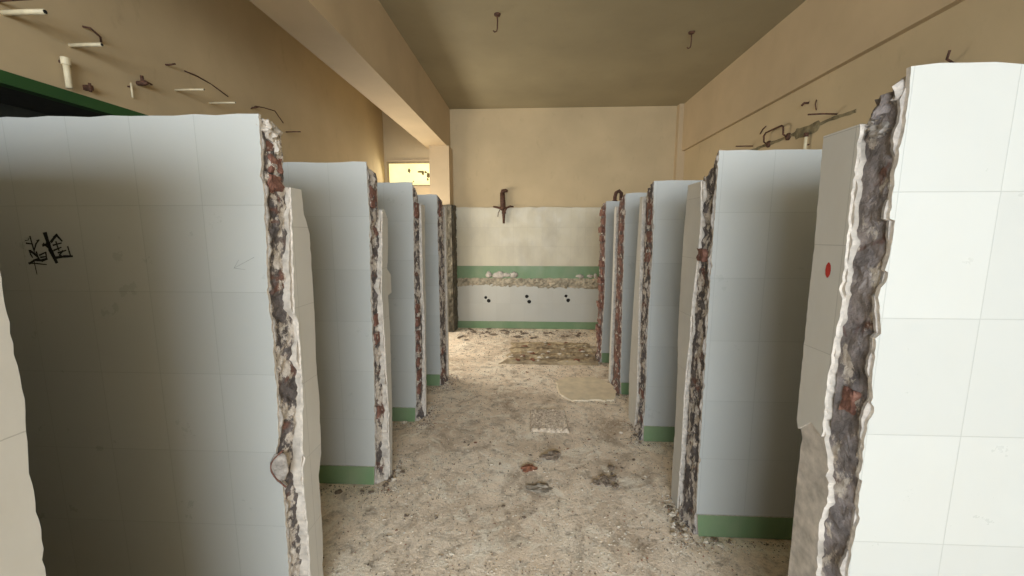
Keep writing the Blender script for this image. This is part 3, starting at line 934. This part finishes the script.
# broken plaster groove running along the pipes of the right wall, and a damp green patch
bm = bmesh.new()
N = 70
rows = []
for i in range(N + 1):
    y = 2.98 + 1.5 * i / N
    zc = 2.345 + 0.03 * noise.noise(Vector((y * 3, 0, 5)))
    hw = 0.012 + 0.016 * abs(noise.noise(Vector((y * 9, 2, 0)))) + (0.03 if 3.33 < y < 3.62 else 0)
    rows.append([bm.verts.new((XR - 0.002, y, zc - hw)), bm.verts.new((XR - 0.010 - 0.006 * noise.noise(Vector((y * 20, 0, 0))), y, zc)), bm.verts.new((XR - 0.002, y, zc + hw * 0.8))])
for a, b in zip(rows, rows[1:]):
    for k in range(2):
        bm.faces.new((a[k], a[k + 1], b[k + 1], b[k]))
t = NT('old_patching_mortar', 0.95)
t.color(t.ramp(t.noise(14, 7, 0.7), [(0.35, (0.11, 0.09, 0.05)), (0.6, (0.27, 0.22, 0.12)), (0.75, (0.36, 0.29, 0.16))]))
t.bump(t.noise(40, 6, 0.7), 0.6, 0.008)
tag(from_bm('trim_5', bm, t.m), 'rough patched groove in the plaster of the right wall', 'patch', kind='structure')

# ceiling hooks
for x, y, lab in ((-0.30, 3.65, 'dark hook hanging from the ceiling left of centre'), (1.48, 4.04, 'dark hook hanging from the ceiling near the right wall')):
    v = empty('ceiling_hook', (x, y, ZC), lab, 'hook', 'ceiling hooks')
    tube('rosette', [(0, 0, 0.004), (0, 0, -0.012), (0, 0, -0.018)], [0.030, 0.026, 0.010], M['rust'], v, 14)
    tube('rod', [(0, 0, -0.01), (0.002, 0, -0.06), (0, 0, -0.115), (-0.006, 0, -0.135), (-0.022, 0, -0.142), (-0.034, 0, -0.13)], 0.0055, M['rust'], v, 8)

# rusted riser on the far wall
v = empty('rusted_pipe', (-0.42, YB - 0.03, 1.66), 'rusted vertical pipe with side branches on the far wall', 'pipe')
bm = bmesh.new()
tube_bm(bm, [(0, -0.03, 0.0), (0, -0.03, 0.10), (-0.008, -0.03, 0.24)], [0.017, 0.022, 0.026], 10)
from_bm('lower_pipe', bm, M['rust'], v, smooth=True)
tube('riser', [(-0.008, -0.03, 0.22), (-0.016, -0.03, 0.34), (-0.018, -0.03, 0.46)], [0.040, 0.040, 0.036], M['rust'], v, 12)
tube('elbow', [(-0.018, -0.03, 0.45), (-0.012, -0.03, 0.485), (0.03, -0.03, 0.495), (0.062, -0.03, 0.485)], [0.036, 0.034, 0.026, 0.018], M['rust'], v, 10)
tube('branch', [(0, -0.03, 0.20), (-0.06, -0.035, 0.235), (-0.16, -0.03, 0.255)], [0.026, 0.018, 0.014], M['rust'], v, 9)
tube('branch', [(0, -0.03, 0.18), (0.045, -0.035, 0.235), (0.10, -0.03, 0.26), (0.15, -0.02, 0.25)], [0.026, 0.016, 0.013, 0.011], M['rust'], v, 9)
tube('wire', [(-0.05, -0.03, 0.22), (-0.085, -0.035, 0.16), (-0.09, -0.03, 0.10)], 0.006, M['rust'], v, 6)
boxes('pipe_clamp', [(-0.03, 0.03, -0.045, 0.03, 0.15, 0.175)], M['rust'], v)

# pipe bend on top of the farthest right divider
v = empty('pipe_bend', (0.955, 4.66, 1.85), 'small round pipe bend perched on the farthest right divider', 'pipe')
tube('bend', [(0, 0, 0), (0, 0, 0.07), (0.012, 0, 0.115), (0.045, 0, 0.135), (0.07, 0, 0.11), (0.072, 0, 0.03)], 0.021, M['rust'], v, 10)
tube('collar', [(0, 0, 0.0), (0, 0, 0.03)], 0.03, M['rust'], v, 12)

# ------------------------------------------------------------------ on the floor
# torn-off plinth: a low bed of broken brick and earth
t = NT('earthy_rubble_bed', 0.97)
a = t.noise(9, 8, 0.7, t.pos((0.35, 1.6, 1)))
col = t.ramp(a, [(0.3, (0.11, 0.08, 0.05)), (0.47, (0.32, 0.24, 0.145)), (0.62, (0.58, 0.46, 0.29))])
w = t.ramp(t.noise(24, 6, 0.7), [(0.62, 0.0), (0.70, 0.8)])
t.color(t.mix(w, col, (0.50, 0.44, 0.35)))
t.bump(t.noise(28, 8, 0.75), 0.9, 0.02)
bm = bmesh.new()
nx, ny = 60, 60
gv = []
for j in range(ny + 1):
    row = []
    for i in range(nx + 1):
        fx, fy = i / nx, j / ny
        y = 4.42 + 0.98 * fy
        xl_ = -0.36 + 0.12 * noise.noise(Vector((y * 4, 0, 9))) + 0.12 * fy
        x = xl_ + (0.79 - xl_) * fx
        e = min(fx / 0.08, fy / 0.05, (1 - fy) / 0.15, 1)
        h = 0.012 + 0.030 * max(0, math.sin(fy * 4.5 * 2 * math.pi + 2.2 * noise.noise(Vector((x * 2, 0, 0))))) + 0.022 * noise.noise(Vector((x * 9, y * 12, 0))) + 0.012 * noise.noise(Vector((x * 30, y * 30, 0)))
        row.append(bm.verts.new((x, y + 0.02 * noise.noise(Vector((x * 6, fy, 1))), -0.012 + max(0, e) * (0.014 + max(0, h)))))
    gv.append(row)
for j in range(ny):
    for i in range(nx):
        bm.faces.new((gv[j][i], gv[j][i + 1], gv[j + 1][i + 1], gv[j + 1][i]))
o = from_bm('broken_plinth', bm, t.m)
tag(o, 'low brown bed of broken brick and earth on the floor near the far wall', 'plinth', None, 'thing')

# pale plaster slab by the fourth right divider
r = random.Random(5)
out = []
for k in range(70):
    a = 2 * math.pi * k / 70
    rx, ry = 0.27, 0.30
    q = 1 + 0.16 * noise.noise(Vector((math.cos(a) * 1.6, math.sin(a) * 1.6, 4))) + 0.07 * noise.noise(Vector((math.cos(a) * 5, math.sin(a) * 5, 4))) + r.uniform(-0.03, 0.03)
    sx = max(-1, min(1, math.cos(a) * 1.15))
    out.append((0.535 + rx * q * sx, 3.72 + ry * q * max(-1, min(1, math.sin(a) * 1.12))))
bm = bmesh.new()
lo = [bm.verts.new((x, y, -0.006)) for x, y in out]
hi = [bm.verts.new((0.535 + (x - 0.535) * 0.985, 3.72 + (y - 3.72) * 0.985, 0.010 + 0.003 * noise.noise(Vector((x * 9, y * 9, 0))))) for x, y in out]
n = len(out)
for i in range(n):
    bm.faces.new((lo[i], lo[(i + 1) % n], hi[(i + 1) % n], hi[i]))
bm.faces.new(hi)
tag(from_bm('plaster_slab', bm, m_plain('pale_slab', (0.72, 0.61, 0.44), 0.7, var=0.14, scale=9)), 'pale flat plaster slab on the floor beside the fourth right divider', 'slab', None, 'thing')

# patch of ribbed mortar set in the aisle floor
bm = bmesh.new()
nx, ny = 46, 46
gv = []
for j in range(ny + 1):
    row = []
    for i in range(nx + 1):
        x = -0.005 + 0.315 * i / nx + 0.012 * noise.noise(Vector((0, j * 0.15, 4)))
        y = 2.85 + 0.39 * j / ny + 0.014 * noise.noise(Vector((i * 0.15, 0, 8)))
        e = max(0, min(1, i / 3, (nx - i) / 3, j / 3, (ny - j) / 3))
        h = 0.010 + 0.006 * math.sin(i * 1.35) * math.sin(j * 1.35) + 0.007 * noise.noise(Vector((x * 45, y * 45, 0)))
        row.append(bm.verts.new((x, y, -0.012 + e * (0.016 + h))))
    gv.append(row)
for j in range(ny):
    for i in range(nx):
        bm.faces.new((gv[j][i], gv[j][i + 1], gv[j + 1][i + 1], gv[j + 1][i]))
t = NT('ribbed_mortar', 0.95)
t.color(t.ramp(t.noise(38, 7, 0.7), [(0.33, (0.26, 0.20, 0.145)), (0.50, (0.58, 0.47, 0.355)), (0.70, (0.84, 0.71, 0.55))]))
t.bump(t.noise(60, 6, 0.7), 0.7, 0.01)
tag(from_bm('floor_drain_patch', bm, t.m), 'squarish patch of ribbed grey mortar in the middle of the aisle floor', 'drain patch', None, 'thing')


def frag_mesh(name, seed, mat, sub=2, rough=1.1, flat=0.6):
    bm = bmesh.new()
    lump_bm(bm, (0, 0, 0), (1, 1, flat), seed, sub, rough)
    for v in bm.verts:
        if v.co.z < -flat * 0.45:
            v.co.z = -flat * 0.45
    me = bpy.data.meshes.new(name)
    bm.to_mesh(me)
    bm.free()
    me.materials.append(mat)
    return me


def put(name, me, x, y, s, rz, label, cat, group, z=0.0, sq=(1, 1, 1)):
    o = bpy.data.objects.new(name, me)
    COL.objects.link(o)
    o.location = (x, y, z + s * sq[2] * 0.24)
    o.scale = (s * sq[0], s * sq[1], s * sq[2])
    o.rotation_euler = (0, 0, rz)
    return tag(o, label, cat, group, 'thing')


put('dark_lump', frag_mesh('dark_lump', 61, M['crumb_dark'], 3), 0.145, 2.51, 0.048, 0.2, 'blackish lump of debris in the middle of the aisle', 'debris', None, 0, (1.2, 0.8, 0.7))
put('brick_chip', frag_mesh('brick_chip', 62, M['crumb_red'], 3), -0.003, 2.37, 0.038, 0.5, 'reddish brick chip left of the blackish lump', 'debris', None, 0, (1.2, 0.7, 0.7))
put('mortar_chunk', frag_mesh('mortar_chunk', 63, m_plain('grey_chunk', (0.27, 0.23, 0.18), 0.95, var=0.4, scale=40), 3), 0.07, 2.17, 0.042, 0.1, 'flat grey mortar chunk in front of the reddish brick chip', 'debris', None, 0, (1.4, 0.8, 0.45))
v = empty('dark_ash_heap', (0.50, 2.25, 0), 'small heap of dark ashy crumbs right of the aisle centre', 'debris')
for k in range(14):
    rr = random.Random(k + 90)
    bm = bmesh.new()
    s = rr.uniform(0.008, 0.026)
    lump_bm(bm, (rr.gauss(0, 0.028), rr.gauss(0, 0.06), s * 0.35), (s, s, s * 0.6), k + 2, 2, 0.7)
    from_bm('ash_crumb', bm, M['crumb_dark'], v)

PALE = [frag_mesh('pale_fragment', k + 3, M['crumb_pale']) for k in range(4)]
DARK = [frag_mesh('dark_fragment', k + 13, M['crumb_dark']) for k in range(4)]
REDD = [frag_mesh('brick_fragment', k + 23, M['crumb_red']) for k in range(3)]
r = random.Random(99)
feet = [('second right divider', 1, 1.845, 0.82, 22), ('third right divider', 1, 2.76, 0.82, 12), ('fourth right divider', 1, 3.61, 0.82, 12),
        ('farthest right divider', 1, 4.54, 0.82, 12), ('second left divider', -1, 2.17, 0.87, 18), ('third left divider', -1, 2.98, 0.87, 10), ('farthest left divider', -1, 3.74, 0.87, 8)]
for nm, sd, y, xe, cnt in feet:
    for k in range(cnt):
        dark = r.random() < 0.45
        me = r.choice(DARK if dark else PALE)
        if r.random() < 0.55:
            x, yy = sd * (xe - abs(r.gauss(0.02, 0.035))), y + r.uniform(-0.05, 0.22)
        else:
            x, yy = sd * (xe + r.uniform(0, 0.42)), y - 0.025 - abs(r.gauss(0, 0.03))
        put('dark_rubble' if dark else 'pale_rubble', me, x, yy, r.uniform(0.006, 0.019), r.uniform(0, 6.3),
            ('dark' if dark else 'pale') + ' crumb of rubble at the foot of the ' + nm, 'rubble', ('dark' if dark else 'pale') + ' rubble by the ' + nm, 0, (1, r.uniform(0.6, 1), r.uniform(0.5, 1)))
for k in range(80):
    x, y = r.uniform(-1.1, 0.85), 6.12 - abs(r.gauss(0, 0.34))
    y = max(y, 5.42)
    dark = r.random() < 0.62
    put('dark_rubble' if dark else 'pale_rubble', r.choice(DARK if dark else PALE), x, y, r.uniform(0.008, 0.036), r.uniform(0, 6.3),
        ('dark' if dark else 'pale') + ' piece of rubble along the foot of the far wall', 'rubble', ('dark' if dark else 'pale') + ' rubble by the far wall', 0, (r.uniform(1.0, 2.2), r.uniform(0.4, 0.9), r.uniform(0.3, 0.7)))
for k in range(30):
    x, y = r.uniform(-0.25, 0.8), r.uniform(4.45, 5.3)
    red = r.random() < 0.3
    put('brick_rubble' if red else 'pale_rubble', r.choice(REDD if red else PALE), x, y, r.uniform(0.012, 0.034), r.uniform(0, 6.3),
        ('reddish' if red else 'pale') + ' fragment lying on the brown broken bed', 'rubble', ('reddish' if red else 'pale') + ' fragments on the broken bed', 0.03, (1.2, 0.8, r.uniform(0.4, 0.8)))
for k in range(110):
    y = 1.25 + 3.1 * r.random() ** 1.2
    x = r.uniform(-0.8, 0.75)
    c = r.random()
    nm, ms = ('dark', DARK) if c < 0.4 else (('pale', PALE) if c < 0.88 else ('reddish', REDD))
    put({'dark': 'dark_rubble', 'pale': 'pale_rubble', 'reddish': 'brick_rubble'}[nm], r.choice(ms), x, y, r.uniform(0.004, 0.011), r.uniform(0, 6.3),
        nm + ' crumb scattered over the open aisle floor', 'rubble', nm + ' crumbs on the aisle floor', 0, (1.2, r.uniform(0.6, 1), r.uniform(0.4, 0.8)))

# grit that nobody could count
bm = bmesh.new()
for k in range(16000):
    y = 0.9 + 5.2 * r.random() ** 1.5
    x = r.uniform(-1.0, 0.95)
    if r.random() < 0.25:
        sd, yy, xe = r.choice([(f[1], f[2], f[3]) for f in feet])
        x, y = (sd * (xe + r.uniform(-0.12, 0.6)), yy - 0.03 - abs(r.gauss(0, 0.05))) if r.random() < 0.6 else (sd * (xe - abs(r.gauss(0.0, 0.05))), yy + r.uniform(-0.08, 0.3))
    elif r.random() < 0.14:
        x, y = r.uniform(-1.1, 0.8), 6.1 - abs(r.gauss(0, 0.35))
    s = r.uniform(0.0015, 0.0055) * (1 + 0.15 * y)
    a = r.uniform(0, 6.3)
    pts = [(x + s * math.cos(a + q), y + s * math.sin(a + q) * 0.8, -0.001 + 0.006 * noise.noise(Vector((x * 2.3, y * 2.3, 0)))) for q in (0, 2.0, 4.1)]
    vs = [bm.verts.new(p) for p in pts]
    tpv = bm.verts.new((x, y, pts[0][2] + s * r.uniform(0.5, 1.0)))
    mi = 0 if r.random() < 0.55 else (1 if r.random() < 0.85 else 2)
    for q in range(3):
        f = bm.faces.new((vs[q], vs[(q + 1) % 3], tpv))
        f.material_index = mi
o = from_bm('floor_grit', bm, [M['crumb_pale'], M['crumb_dark'], M['crumb_red']])
tag(o, 'fine plaster grit strewn over the cement floor', 'grit', None, 'stuff')
